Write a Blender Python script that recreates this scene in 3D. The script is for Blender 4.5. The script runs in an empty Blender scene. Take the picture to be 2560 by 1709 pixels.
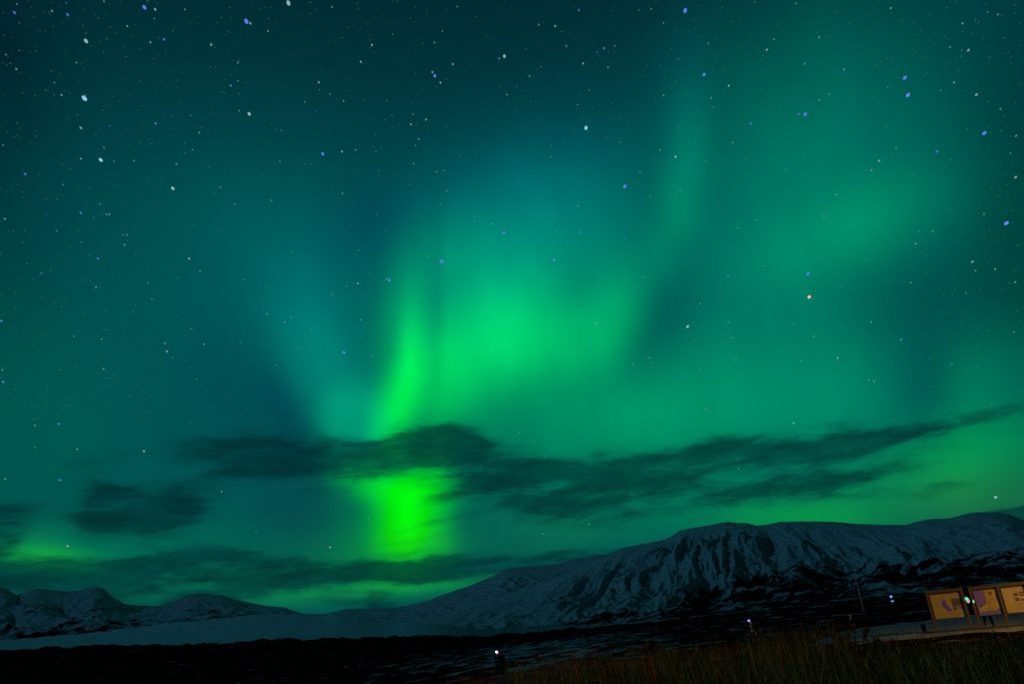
import bpy, bmesh, math, random
import numpy as np
from mathutils import Vector, Matrix
R = math.radians
S = bpy.context.scene
COL = S.collection
random.seed(7)
rng = np.random.default_rng(7)

# ------------------------------------------------------------------ camera
EYE = Vector((0, 0, 1.45))
FPX = 1950.0                        # focal length measured in pixels of a 2560 wide frame
ROLL = R(5.6)
PITCH = math.atan(742 * math.cos(ROLL) / FPX)
c_f = Vector((0, math.cos(PITCH), math.sin(PITCH)))
_r0 = Vector((1, 0, 0)); _u0 = Vector((0, -math.sin(PITCH), math.cos(PITCH)))
c_r = _r0 * math.cos(ROLL) - _u0 * math.sin(ROLL)
c_u = _r0 * math.sin(ROLL) + _u0 * math.cos(ROLL)
cam_d = bpy.data.cameras.new('camera'); cam = bpy.data.objects.new('camera', cam_d); COL.objects.link(cam)
cam_d.sensor_width = 36; cam_d.lens = FPX / 2560 * 36
cam_d.clip_start = 0.1; cam_d.clip_end = 200000
M = Matrix((c_r, c_u, -c_f)).transposed().to_4x4(); M.translation = EYE
cam.matrix_world = M
S.camera = cam
S.cycles.max_bounces = 4; S.cycles.diffuse_bounces = 1; S.cycles.glossy_bounces = 1
S.view_settings.view_transform = 'Standard'; S.view_settings.look = 'None'
S.view_settings.exposure = 0; S.view_settings.gamma = 1; S.view_settings.use_curve_mapping = False

def sight(x, y):
    """compass direction of a point read off the photograph (2560 x 1709)"""
    return (c_f * FPX + c_r * (x - 1280) + c_u * (854.5 - y)).normalized()
def az_of(x, y): d = sight(x, y); return math.atan2(d.x, d.y)
def tan_el(x, y): d = sight(x, y); return d.z / math.hypot(d.x, d.y)
def hz(x): return 854.5 + 742 - (x - 1280) * math.tan(ROLL)      # row of the true horizon
def lin(*c): return tuple(((v / 255) / 12.92 if v <= 10 else ((v / 255 + .055) / 1.055) ** 2.4) for v in c)

# ------------------------------------------------------------------ night sky: glow, aurora, cloud banks
W = bpy.data.worlds.new('World'); S.world = W; W.use_nodes = True
WT = W.node_tree; WT.nodes.clear()
def N(t, kind, **kw):
    n = t.nodes.new(kind)
    for k, v in kw.items(): setattr(n, k, v)
    return n
def setin(t, n, i, v):
    if hasattr(v, 'is_output'): t.links.new(v, n.inputs[i])
    else: n.inputs[i].default_value = v
def math_(t, op, a, b=0.0, c=None, clamp=False):
    n = N(t, 'ShaderNodeMath', operation=op, use_clamp=clamp)
    setin(t, n, 0, a); setin(t, n, 1, b)
    if c is not None: setin(t, n, 2, c)
    return n.outputs[0]
def vmath(t, op, a, b=None, s=None):
    n = N(t, 'ShaderNodeVectorMath', operation=op)
    setin(t, n, 0, a)
    if b is not None: setin(t, n, 1, b)
    if s is not None: setin(t, n, 'Scale', s)
    return n.outputs['Value'] if op in ('DOT_PRODUCT', 'LENGTH') else n.outputs['Vector']
def smooth(t, v, a, b, lo=0.0, hi=1.0):
    n = N(t, 'ShaderNodeMapRange', interpolation_type='SMOOTHSTEP')
    setin(t, n, 'Value', v)
    n.inputs['From Min'].default_value = a; n.inputs['From Max'].default_value = b
    n.inputs['To Min'].default_value = lo; n.inputs['To Max'].default_value = hi
    return n.outputs['Result']

dirv = N(WT, 'ShaderNodeTexCoord').outputs['Generated']

def blob(vec, x, y, sx, sy, rot=0, p=1.0):
    """soft elliptical patch on the celestial sphere; rot in degrees, clockwise as seen"""
    a = R(rot)
    c = sight(x, y)
    v1 = sight(x + sx * math.cos(a), y + sx * math.sin(a)) - c
    v2 = sight(x - sy * math.sin(a), y + sy * math.cos(a)) - c
    s1, s2 = v1.length, v2.length
    e1 = (v1 - c * v1.dot(c)).normalized()
    e3 = c
    e2 = e3.cross(e1)
    m = Matrix((e1, e2, e3)).transposed()
    n = N(WT, 'ShaderNodeMapping', vector_type='TEXTURE')
    WT.links.new(vec, n.inputs['Vector'])
    n.inputs['Location'].default_value = c
    n.inputs['Rotation'].default_value = m.to_euler('XYZ')
    n.inputs['Scale'].default_value = (s1, s2, max(s1, s2))
    q = vmath(WT, 'DOT_PRODUCT', n.outputs[0], n.outputs[0])
    if p != 1.0: q = math_(WT, 'POWER', q, p)
    return math_(WT, 'POWER', 0.60653, q)

sep = N(WT, 'ShaderNodeSeparateXYZ'); WT.links.new(dirv, sep.inputs[0])
ramp = N(WT, 'ShaderNodeValToRGB'); WT.links.new(sep.outputs['Z'], ramp.inputs[0])
ramp.color_ramp.interpolation = 'B_SPLINE'
stops = [(0.0, (0, .072, .066)), (0.12, (0, .088, .080)), (0.25, (0, .088, .083)), (0.38, (.0, .078, .082)),
         (0.50, (.0, .062, .070)), (0.58, (.0, .045, .054)), (0.66, (.0004, .031, .040)), (0.74, (.0008, .018, .026)), (1.0, (.001, .009, .016))]
while len(ramp.color_ramp.elements) < len(stops): ramp.color_ramp.elements.new(0.5)
for e, (p_, c_) in zip(ramp.color_ramp.elements, stops): e.position = p_; e.color = (*c_, 1)
behind = smooth(WT, sep.outputs['Y'], -0.5, 0.55, 0.11, 1.0)
sky = vmath(WT, 'SCALE', ramp.outputs['Color'], s=behind)

# (x, y, sigma along, sigma across, tilt, falloff power, linear colour)
AURORA = [
    # main curtain
    (1012, 1000, 30, 120, 8, 1.1, (0, .40, -.020)),
    (1022, 880, 20, 95, 4, 1.0, (0, .20, .020)),
    (962, 1040, 30, 80, 10, 1.3, (0, .22, -.01)),
    (985, 860, 38, 130, 6, 1.2, (0, .12, .01)),
    (1100, 960, 62, 110, 6, 1.4, (0, .23, .000)),
    (1180, 890, 125, 90, -35, 1.2, (0, .22, .015)),
    (1280, 835, 130, 90, -30, 1.1, (0, .23, .020)),
    (1420, 855, 120, 66, -20, 1.2, (0, .13, .012)),
    (1130, 740, 110, 130, 0, 1.1, (0, .13, .035)),
    (1290, 680, 190, 130, -10, 1.0, (0, .14, .060)),
    (1310, 560, 180, 130, -10, 1.0, (0, .050, .055)),
    (1330, 460, 190, 110, -20, 1.0, (0, .018, .030)),
    (1510, 820, 62, 130, 28, 1.4, (0, .13, .018)),
    (1570, 700, 60, 110, 22, 1.1, (0, .016, .006)),
    (885, 1050, 70, 80, -10, 1.7, (0, .15, .050)),
    (830, 950, 75, 150, -28, 1.3, (0, .10, .060)),
    (770, 760, 100, 150, -24, 1.1, (0, .050, .045)),
    (700, 560, 170, 170, -20, 1.0, (0, .018, .016)),
    # thin ray and patches to the right
    (1690, 540, 36, 95, 8, 1.0, (0, .068, .013)),
    (1712, 390, 40, 120, 2, 1.0, (0, .056, .030)),
    (1722, 200, 60, 140, 0, 1.0, (0, .010, .014)),
    (2120, 575, 165, 70, -24, 1.0, (0, .105, .022)),
    (2010, 470, 230, 200, 0, 1.0, (0, .060, .026)),
    (2040, 220, 180, 190, 0, 1.0, (0, .038, .018)),
    (1900, 800, 340, 260, 0, 1.0, (0, .070, .030)),
    (2090, 1010, 110, 130, 0, 1.0, (0, .085, .026)),
    (1730, 1010, 190, 120, 0, 1.0, (0, .095, .024)),
    (1440, 1050, 260, 100, 0, 1.0, (0, .140, .025)),
    (2430, 985, 60, 80, 0, 1.0, (0, .070, .014)),
    (2400, 1140, 190, 62, -14, 1.0, (0, .160, .004)),
    (2010, 1300, 150, 46, 0, 1.0, (.002, .150, -.020)),
    (2460, 1250, 190, 70, 0, 1.0, (.008, .060, -.020)),
    (1650, 1250, 260, 70, 0, 1.0, (0, .060, .008)),
    (2540, 930, 110, 90, 0, 1.0, (0, .030, .006)),
    # the core under the cloud bank
    (1020, 1275, 44, 76, 26, 1.0, (0, .54, -.085)),
    (1000, 1208, 112, 36, 5, 1.3, (0, .26, -.025)),
    (930, 1215, 70, 34, 42, 1.1, (0, .22, -.015)),
    (1078, 1258, 46, 80, 6, 1.3, (0, .26, -.025)),
    (1052, 1365, 64, 46, 0, 1.2, (.004, .24, -.03)),
    (965, 1300, 95, 105, 0, 1.4, (0, .085, -.008)),
    (920, 1400, 150, 60, -6, 1.0, (.002, .07, -.01)),
    # low glows along the hills
    (110, 1398, 105, 26, 4, 1.2, (.004, .200, -.025)),
    (90, 1360, 60, 30, 0, 1.0, (.002, .060, .00)),
    (330, 1380, 220, 60, 0, 1.0, (0, .055, .008)),
    (430, 1470, 190, 26, -5, 1.0, (.002, .060, .000)),
    (690, 1490, 130, 22, -5, 1.0, (.002, .070, .002)),
    (1000, 1466, 150, 16, -4, 1.0, (.004, .190, -.006)),
    (1360, 1330, 160, 60, 0, 1.0, (.002, .030, .000)),
    (60, 1000, 160, 200, 0, 1.0, (0, .018, .004)),
    (640, 640, 260, 200, 0, 1.0, (0, .012, .008)),
    # dark blue gaps; left-edge and corner patches paint lens vignetting into the sky
    (735, 1045, 44, 100, -25, 1.3, (0, -.022, -.008)),
    (740, 1290, 90, 70, 0, 1.0, (.001, -.018, -.004)),
    (600, 1000, 120, 120, 0, 1.0, (0, -.012, .002)),
    (960, 640, 60, 90, 0, 1.0, (0, -.022, .000)),
    (1000, 540, 150, 60, -20, 1.0, (0, -.014, .002)),
    (1090, 800, 13, 110, 1, 1.0, (0, -.060, -.006)),
    (1092, 900, 13, 60, 1, 1.0, (0, -.060, -.005)),
    (1640, 820, 60, 110, 25, 1.0, (0, -.060, -.020)),
    (2270, 760, 140, 110, -20, 1.0, (0, -.040, -.026)),
    (2540, 540, 110, 230, 0, 1.0, (0, -.030, -.032)),
    (-60, 520, 150, 420, 0, 1.0, (0, -.026, -.026)),
    (2600, 120, 160, 200, 0, 1.0, (0, -.012, -.012)),
    (-40, 60, 220, 240, 0, 1.0, (0, -.007, -.009)),
    (2600, 760, 70, 90, 0, 1.0, (0, -.016, -.016)),
    (2330, 960, 60, 70, 0, 1.0, (0, -.025, -.010)),
]
glow_ = (0.0, 0.0, 0.0)
for x, y, sx, sy, rot, p, c in AURORA:
    glow_ = vmath(WT, 'ADD', glow_, vmath(WT, 'SCALE', c, s=blob(dirv, x, y, sx, sy, rot, p)))
rays = N(WT, 'ShaderNodeTexNoise'); WT.links.new(vmath(WT, 'MULTIPLY', dirv, (1, 1, .05)), rays.inputs['Vector'])
rays.inputs['Scale'].default_value = 17.0; rays.inputs['Detail'].default_value = 4; rays.inputs['Roughness'].default_value = .5
sky = vmath(WT, 'ADD', sky, vmath(WT, 'SCALE', glow_, s=smooth(WT, rays.outputs['Fac'], .25, .75, .88, 1.12)))
sky = vmath(WT, 'MAXIMUM', sky, (0.0, .0035, .0045))

# cloud banks: patches on a warped direction, torn into streaks that lie level with the horizon
def sky_noise(vec_scale, scale, detail, rough=0.55):
    m = vmath(WT, 'MULTIPLY', dirv, vec_scale)
    n = N(WT, 'ShaderNodeTexNoise'); WT.links.new(m, n.inputs['Vector'])
    n.inputs['Scale'].default_value = scale; n.inputs['Detail'].default_value = detail
    n.inputs['Roughness'].default_value = rough
    return n
nw = sky_noise((1, 1, 3.0), 9.0, 3)
warp = vmath(WT, 'MULTIPLY', vmath(WT, 'SUBTRACT', nw.outputs['Color'], (.5, .5, .5)), (.060, .060, .030))
cdir = vmath(WT, 'ADD', dirv, warp)
CLOUDS = [  # x, y, sx, sy, tilt, power, density
    # long bank left of and across the aurora
    (590, 1135, 130, 36, 4, 1.4, .80), (760, 1145, 160, 46, 2, 1.7, 1.05), (920, 1135, 110, 34, -6, 1.6, .85),
    (1085, 1092, 85, 34, 4, 1.6, .95), (1160, 1100, 60, 26, 22, 1.4, .55), (1180, 1150, 90, 30, 4, 1.2, .60),
    (1010, 1165, 110, 26, -4, 1.2, .55), (800, 1195, 160, 28, 0, 1.2, .40), (1265, 1150, 60, 16, 8, 1.0, .35),
    # heavy cloud at the left
    (350, 1275, 125, 56, 4, 1.9, 1.10), (460, 1250, 80, 40, -16, 1.5, .70), (255, 1220, 38, 40, 0, 1.3, .65),
    (250, 1140, 70, 22, -6, 1.0, .35), (300, 1310, 80, 30, 0, 1.3, .45), (440, 1310, 60, 26, 0, 1.3, .30),
    (25, 1290, 75, 30, -10, 1.4, .60), (5, 1360, 34, 40, 0, 1.4, .85), (60, 1265, 70, 26, -20, 1.0, .35),
    # long bank to the right
    (1270, 1195, 110, 24, -6, 1.5, .85), (1430, 1165, 130, 26, -2, 1.5, .85), (1600, 1155, 130, 26, -6, 1.4, .80),
    (1780, 1135, 110, 22, -6, 1.4, .60), (1890, 1115, 90, 20, 2, 1.4, .70), (2110, 1095, 100, 28, -6, 1.5, .75),
    (2000, 1130, 110, 22, -10, 1.2, .60), (2260, 1085, 110, 22, -14, 1.3, .65), (2420, 1050, 120, 17, -14, 1.3, .42),
    (2540, 1025, 100, 19, -14, 1.2, .32), (2200, 1120, 120, 16, -12, 1.1, .45), (2480, 1090, 90, 10, -14, 1.0, .20),
    (1390, 1262, 80, 16, 0, 1.4, .80), (1290, 1250, 120, 40, 8, 1.2, .55), (1520, 1215, 160, 22, 2, 1.1, .50),
    (1480, 1275, 120, 12, -4, 1.0, .35), (1680, 1215, 90, 11, 2, 1.0, .45), (1900, 1210, 110, 15, -16, 1.3, .65),
    (1990, 1235, 110, 14, -8, 1.3, .60), (2140, 1190, 100, 13, -8, 1.3, .65), (2150, 1235, 90, 10, 0, 1.0, .40),
    (1600, 1245, 70, 9, 0, 1.0, .35), (2300, 1240, 90, 9, -12, 1.1, .42), (1850, 1275, 110, 8, -4, 1.0, .22), (2380, 1215, 60, 6, -4, 1.0, .25),
    (1700, 1190, 340, 66, -6, 1.6, .44), (2050, 1165, 270, 62, -10, 1.5, .40), (1420, 1220, 200, 62, 4, 1.5, .40),
    (1050, 1345, 70, 8, -8, 1.0, .42), (1085, 1300, 55, 7, -12, 1.0, .34), (1000, 1325, 34, 6, -8, 1.0, .34), (1010, 1378, 60, 7, -6, 1.0, .34), (1100, 1245, 50, 9, -14, 1.0, .34),
    (1050, 1140, 130, 45, 4, 1.3, .35),
    # layers close over the hills
    (130, 1420, 170, 17, -3, 1.6, 1.05), (20, 1440, 130, 32, 0, 1.4, .95), (320, 1428, 120, 24, -14, 1.4, .90),
    (450, 1392, 110, 20, -6, 1.6, 1.0), (590, 1388, 120, 17, 4, 1.3, .85), (230, 1448, 180, 22, -6, 1.2, .75), (480, 1440, 160, 10, -6, 1.0, .35),
    (740, 1412, 140, 9, -2, 1.0, .35), (640, 1468, 140, 18, -6, 1.3, .85), (820, 1442, 120, 18, -8, 1.5, .95),
    (960, 1432, 110, 17, -4, 1.7, .95), (1120, 1418, 110, 22, -6, 1.8, .95), (1290, 1418, 140, 26, 0, 1.6, .90),
    (1450, 1392, 120, 14, -6, 1.3, .75), (400, 1482, 140, 17, 2, 1.3, .85), (880, 1498, 85, 20, 2, 1.8, .75), (1010, 1500, 80, 16, 0, 1.2, .45),
    (330, 1500, 60, 12, 8, 1.2, .55), (560, 1475, 100, 10, -4, 1.0, .35),
    (480, 1448, 420, 40, -3, 1.2, .34), (180, 1440, 260, 36, -2, 1.2, .30), (900, 1462, 240, 32, -4, 1.1, .24),
    (2530, 1284, 80, 16, -8, 1.6, .95), (2600, 1290, 90, 26, 0, 1.6, .9),
]
dens = 0.0
for x, y, sx, sy, rot, p, a in CLOUDS:
    dens = math_(WT, 'MULTIPLY_ADD', blob(cdir, x, y, sx, sy, rot, 1 + (p - 1) * .5), a * 1.3, dens)
ns = sky_noise((1, 1, 5.0), 11.0, 6, .6)
nf = sky_noise((1, 1, 3.2), 27.0, 5, .65)
thin = smooth(WT, ns.outputs['Fac'], .30, .68, .42, 1.28)
gate = smooth(WT, dens, 0.02, 0.45)
d2 = math_(WT, 'ADD', math_(WT, 'MULTIPLY', dens, thin),
           math_(WT, 'MULTIPLY', math_(WT, 'MULTIPLY', math_(WT, 'SUBTRACT', nf.outputs['Fac'], .5), .9), gate))
cover = smooth(WT, d2, 0.0, 1.55, 0.0, 0.90)
shade = vmath(WT, 'ADD', vmath(WT, 'SCALE', sky, s=smooth(WT, nf.outputs['Fac'], .3, .7, .20, .06)), vmath(WT, 'SCALE', (.0003, .024, .028), s=smooth(WT, ns.outputs['Fac'], .35, .7, 1.35, .70)))
mixn = N(WT, 'ShaderNodeMix', data_type='VECTOR')
WT.links.new(cover, mixn.inputs['Factor']); WT.links.new(sky, mixn.inputs[4]); WT.links.new(shade, mixn.inputs[5])
bg = N(WT, 'ShaderNodeBackground'); WT.links.new(mixn.outputs[1], bg.inputs['Color']); bg.inputs['Strength'].default_value = 1.0
wo = N(WT, 'ShaderNodeOutputWorld'); WT.links.new(bg.outputs[0], wo.inputs['Surface'])

# blue fill light added from behind the left shoulder for relief on the snow
ml = bpy.data.lights.new('snow_fill_light', 'SUN'); mo = bpy.data.objects.new('snow_fill_light', ml); COL.objects.link(mo)
ml.energy = 0.31; ml.angle = R(0.5); ml.color = (.13, .60, 1.0)
mo.rotation_euler = (R(66), 0, R(-66))

# ------------------------------------------------------------------ helpers
def tag(o, label=None, cat=None, group=None, kind=None):
    if label: o['label'] = label
    if cat: o['category'] = cat
    if group: o['group'] = group
    if kind: o['kind'] = kind
    return o
def empty(name, loc, rz=0.0):
    o = bpy.data.objects.new(name, None); COL.objects.link(o); o.location = loc; o.rotation_euler = (0, 0, rz); return o
def link(name, me, mats, parent=None, smooth_=False):
    for m in (mats if isinstance(mats, (list, tuple)) else [mats]): me.materials.append(m)
    o = bpy.data.objects.new(name, me); COL.objects.link(o)
    if parent: o.parent = parent
    if smooth_: me.shade_smooth()
    return o
def obj(name, bm, mats, parent=None, smooth_=False):
    me = bpy.data.meshes.new(name); bm.to_mesh(me); bm.free(); return link(name, me, mats, parent, smooth_)
def fromarr(name, v, f, mats, parent=None, smooth_=False, attrs={}):
    v = np.asarray(v, np.float32); f = np.asarray(f, np.int32)
    me = bpy.data.meshes.new(name)
    me.vertices.add(len(v)); me.vertices.foreach_set('co', v.ravel())
    k = f.shape[1]
    me.loops.add(f.size); me.loops.foreach_set('vertex_index', f.ravel())
    me.polygons.add(len(f)); me.polygons.foreach_set('loop_start', np.arange(0, f.size, k, dtype=np.int32))
    me.update(calc_edges=True); me.validate()
    for nm, a in attrs.items():
        at = me.attributes.new(nm, 'FLOAT', 'POINT'); at.data.foreach_set('value', np.asarray(a, np.float32).ravel())
    return link(name, me, mats, parent, smooth_)
def gridfaces(nr, nc, wrap=False):
    i, j = np.meshgrid(np.arange(nr - 1), np.arange(nc if wrap else nc - 1), indexing='ij')
    j2 = (j + 1) % nc
    return np.stack([i * nc + j, i * nc + j2, (i + 1) * nc + j2, (i + 1) * nc + j], -1).reshape(-1, 4)
def box(bm, x0, x1, y0, y1, z0, z1, bev=0.0, mat=0):
    vs = [bm.verts.new((x, y, z)) for x in (x0, x1) for y in (y0, y1) for z in (z0, z1)]
    fs = [bm.faces.new([vs[i] for i in q]) for q in ((0, 1, 3, 2), (4, 6, 7, 5), (0, 4, 5, 1), (2, 3, 7, 6), (0, 2, 6, 4), (1, 5, 7, 3))]
    for f in fs: f.material_index = mat
    if bev: bmesh.ops.bevel(bm, geom=list({e for f in fs for e in f.edges}), offset=bev, segments=2, affect='EDGES', profile=.5)
def tube(bm, pts, rads, n=10):
    rings = []
    for i, (p, r) in enumerate(zip(pts, rads)):
        p = Vector(p)
        d = (Vector(pts[min(i + 1, len(pts) - 1)]) - Vector(pts[max(i - 1, 0)])).normalized()
        a = d.orthogonal().normalized(); b = d.cross(a)
        rings.append([bm.verts.new(p + (a * math.cos(t) + b * math.sin(t)) * r) for t in [2 * math.pi * k / n for k in range(n)]])
    for r0, r1 in zip(rings, rings[1:]):
        for k in range(n): bm.faces.new((r0[k], r0[(k + 1) % n], r1[(k + 1) % n], r1[k]))
    bm.faces.new(rings[0][::-1]); bm.faces.new(rings[-1])

_perm = np.random.default_rng(3).permutation(512).astype(np.int64); _perm = np.concatenate([_perm, _perm, _perm])
_ga = np.random.default_rng(4).uniform(0, 2 * np.pi, 512)
def perlin(x, y):
    xi = np.floor(x).astype(np.int64); yi = np.floor(y).astype(np.int64)
    xf = x - xi; yf = y - yi; xi &= 511; yi &= 511
    u = xf * xf * xf * (xf * (xf * 6 - 15) + 10); v = yf * yf * yf * (yf * (yf * 6 - 15) + 10)
    def g(ix, iy, dx, dy):
        a = _ga[_perm[_perm[ix & 511] + (iy & 511)] & 511]; return np.cos(a) * dx + np.sin(a) * dy
    a = g(xi, yi, xf, yf) * (1 - u) + g(xi + 1, yi, xf - 1, yf) * u
    b = g(xi, yi + 1, xf, yf - 1) * (1 - u) + g(xi + 1, yi + 1, xf - 1, yf - 1) * u
    return a * (1 - v) + b * v
def fbm(x, y, o=5, ridged=False, gain=.5):
    s = 0; a = 1.0; n = 0
    for k in range(o):
        p = perlin(x * 2 ** k + 17.3 * k, y * 2 ** k + 9.1 * k)
        s = s + a * ((1 - 2 * np.abs(p)) if ridged else p); n += a; a *= gain
    return s / n
def sstep(x, a, b): t = np.clip((x - a) / (b - a), 0, 1); return t * t * (3 - 2 * t)

def mat(name, col, rough=.8, metal=0.0, var=0.0, scale=8.0, bump=0.0, spec=.3):
    m = bpy.data.materials.new(name); m.use_nodes = True; t = m.node_tree; b = t.nodes['Principled BSDF']
    b.inputs['Roughness'].default_value = rough; b.inputs['Metallic'].default_value = metal
    b.inputs['Specular IOR Level'].default_value = spec
    b.inputs['Base Color'].default_value = (*col, 1)
    tc = N(t, 'ShaderNodeTexCoord')
    nz = N(t, 'ShaderNodeTexNoise'); t.links.new(tc.outputs['Object'], nz.inputs['Vector'])
    nz.inputs['Scale'].default_value = scale; nz.inputs['Detail'].default_value = 5
    if var:
        mx = N(t, 'ShaderNodeMix', data_type='RGBA')
        t.links.new(nz.outputs['Fac'], mx.inputs['Factor'])
        mx.inputs[6].default_value = (*[c * (1 - var) for c in col], 1); mx.inputs[7].default_value = (*[min(1, c * (1 + var)) for c in col], 1)
        t.links.new(mx.outputs[2], b.inputs['Base Color'])
    if bump:
        bp = N(t, 'ShaderNodeBump'); bp.inputs['Strength'].default_value = bump; bp.inputs['Distance'].default_value = .01
        t.links.new(nz.outputs['Fac'], bp.inputs['Height']); t.links.new(bp.outputs[0], b.inputs['Normal'])
    return m
def glow(name, col, strength=1.0, sample=False):
    m = bpy.data.materials.new(name); m.use_nodes = True; t = m.node_tree; t.nodes.clear()
    e = N(t, 'ShaderNodeEmission'); e.inputs['Color'].default_value = (*col, 1); e.inputs['Strength'].default_value = strength
    o = N(t, 'ShaderNodeOutputMaterial'); t.links.new(e.outputs[0], o.inputs['Surface'])
    if not sample: m.cycles.emission_sampling = 'NONE'
    return m

# ------------------------------------------------------------------ terrain
def snow_mat(name, snow, rock, attr_lo, scale, stretch, patch=0.5, detail=9):
    """snow lying over dark ground; the 'bare' attribute says how much of it shows (0 none, 1 all)"""
    m = bpy.data.materials.new(name); m.use_nodes = True; t = m.node_tree; b = t.nodes['Principled BSDF']
    b.inputs['Roughness'].default_value = 1; b.inputs['Specular IOR Level'].default_value = 0
    geo = N(t, 'ShaderNodeNewGeometry'); at = N(t, 'ShaderNodeAttribute', attribute_name='bare')
    mp = vmath(t, 'MULTIPLY', geo.outputs['Position'], stretch)
    n1 = N(t, 'ShaderNodeTexNoise'); t.links.new(mp, n1.inputs['Vector']); n1.inputs['Scale'].default_value = scale
    n1.inputs['Detail'].default_value = detail; n1.inputs['Roughness'].default_value = .62
    n1.inputs['Distortion'].default_value = .6
    n2 = N(t, 'ShaderNodeTexNoise'); t.links.new(geo.outputs['Position'], n2.inputs['Vector']); n2.inputs['Scale'].default_value = scale * 7
    n2.inputs['Detail'].default_value = 6
    v = math_(t, 'ADD', at.outputs['Fac'], math_(t, 'MULTIPLY', math_(t, 'SUBTRACT', n1.outputs['Fac'], .5), 2.2))
    v = math_(t, 'ADD', v, math_(t, 'MULTIPLY', math_(t, 'SUBTRACT', n2.outputs['Fac'], .5), .55))
    f = smooth(t, v, patch - .13, patch + .13)
    sn = N(t, 'ShaderNodeMix', data_type='RGBA'); t.links.new(n2.outputs['Fac'], sn.inputs['Factor'])
    sn.inputs[6].default_value = (*[c * .58 for c in snow], 1); sn.inputs[7].default_value = (*snow, 1)
    mx = N(t, 'ShaderNodeMix', data_type='RGBA'); t.links.new(f, mx.inputs['Factor'])
    tr = N(t, 'ShaderNodeAttribute', attribute_name='trodden_dim')      # trampled snow round the boards, darkened to offset the floodlight's brightness
    cl = vmath(t, 'SCALE', sn.outputs[2], s=math_(t, 'MULTIPLY_ADD', tr.outputs['Fac'], -.55, 1.0))
    t.links.new(cl, mx.inputs[6]); mx.inputs[7].default_value = (*rock, 1)
    t.links.new(mx.outputs[2], b.inputs['Base Color'])
    n3 = N(t, 'ShaderNodeTexNoise'); t.links.new(mp, n3.inputs['Vector']); n3.inputs['Scale'].default_value = scale * 3.2
    n3.inputs['Detail'].default_value = 12; n3.inputs['Roughness'].default_value = .68
    bp = N(t, 'ShaderNodeBump'); bp.inputs['Strength'].default_value = 1.0; bp.inputs['Distance'].default_value = .42 / scale
    t.links.new(n3.outputs['Fac'], bp.inputs['Height']); t.links.new(bp.outputs[0], b.inputs['Normal'])
    return m

# near and middle ground: heights (m) at compass columns and distances
RR = np.array([0, 10, 20, 36, 50, 75, 100, 150, 300, 600, 700, 1000, 3000, 6000])
def zz(x, y, r): return EYE.z + r * tan_el(x, y)
XC = [-900, 0, 640, 830, 1000, 1240, 1640, 1873, 2200, 2560, 3200]
YC6 = [1680, 1626, 1601, 1596, 1592, 1590, 1556, 1530, 1492, 1458, 1400]
Y30 = [1640, 1606, 1542, 1537, 1560, 1575, 1556, 1530, 1492, 1458, 1400]
NEAR = [[0, 0, -.1, -.5, -1, -2, -2.2, -2, 1.0], [0, 0, -.1, -.5, -1, -2, -2.2, -1.6, 5.0], [0, 0, -.1, -.5, -1, -2, -2.4, -2.5, .5],
        [0, 0, -.1, -.5, -.95, -1.9, -2.1, -2.1, .3], [0, 0, -.1, -.5, -.9, -1.7, -1.9, -1.8, .2], [0, 0, -.1, -.5, -.8, -1.2, -1.3, -1.0, 0.0], [0, 0, -.1, -.3, -.6, -.9, -.8, -.4, 1.2],
        [0, 0, -.1, -.3, -.5, -.7, -.5, .2, 2], [0, -.03, -.1, -.2, -.22, -.2, .22, .95, 3], [0, -.03, -.1, -.2, -.22, -.2, .25, 1.0, 3.5], [0, -.03, -.1, -.2, -.2, -.15, .3, 1, 3.5]]
ZT = []; AZC = []
for x, a, b, nr in zip(XC, YC6, Y30, NEAR):
    AZC.append(az_of(x, hz(x)))
    z6 = zz(x, a, 600); z30 = zz(x, b, 3000)
    ZT.append(nr + [z6, z6 + (1 if z30 < z6 * 3 else 0), max(z6 * 1.05, z30 * .22), z30, max(z30 * 1.15, 40)])
AZC = np.array(AZC); ZT = np.array(ZT)
def gz(x, y, noise=True):
    x = np.asarray(x, float); y = np.asarray(y, float)
    r = np.hypot(x, y); az = np.clip(np.arctan2(x, y), AZC[0], AZC[-1])
    ia = np.clip(np.searchsorted(AZC, az) - 1, 0, len(AZC) - 2); ta = (az - AZC[ia]) / (AZC[ia + 1] - AZC[ia]); ta = ta * ta * (3 - 2 * ta)
    rr = np.clip(r, 0, 5999); ir = np.clip(np.searchsorted(RR, rr, side='right') - 1, 0, len(RR) - 2); tr = (rr - RR[ir]) / (RR[ir + 1] - RR[ir])
    z = (ZT[ia, ir] * (1 - tr) + ZT[ia, ir + 1] * tr) * (1 - ta) + (ZT[ia + 1, ir] * (1 - tr) + ZT[ia + 1, ir + 1] * tr) * ta
    if noise:
        z = z + fbm(x / 5, y / 5, 4) * .16 * sstep(r, 3, 12) * (1 - .75 * sstep(r, 34, 42) * (1 - sstep(r, 75, 95)) * sstep(az, .3, .42))
        z = z + np.maximum(fbm(x / 14, y / 14, 3), -.05) * 5.0 * sstep(r, 380, 560) * (1 - sstep(r, 640, 700))
        z = z + fbm(x / 34, y / 34, 4) * 1.3 * sstep(r, 90, 300) + (fbm(x / 260, y / 260, 5) * 12 + fbm(x / 90, y / 90, 5, True) * 10) * sstep(r, 900, 1800)
    return z
azs = np.concatenate([np.radians(np.arange(-37, 40, .11)), np.radians(np.arange(40, 323, 3.0))])
rs = np.concatenate([np.geomspace(.8, 600, 330), np.geomspace(612, 6000, 90), np.geomspace(6500, 40000, 8)])
rs = np.concatenate([[0.05], rs])
A, RAD = np.meshgrid(azs, rs)
GX = RAD * np.sin(A); GY = RAD * np.cos(A); GZ = gz(GX, GY)
AW = np.where(A > math.pi, A - 2 * math.pi, A)
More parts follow.
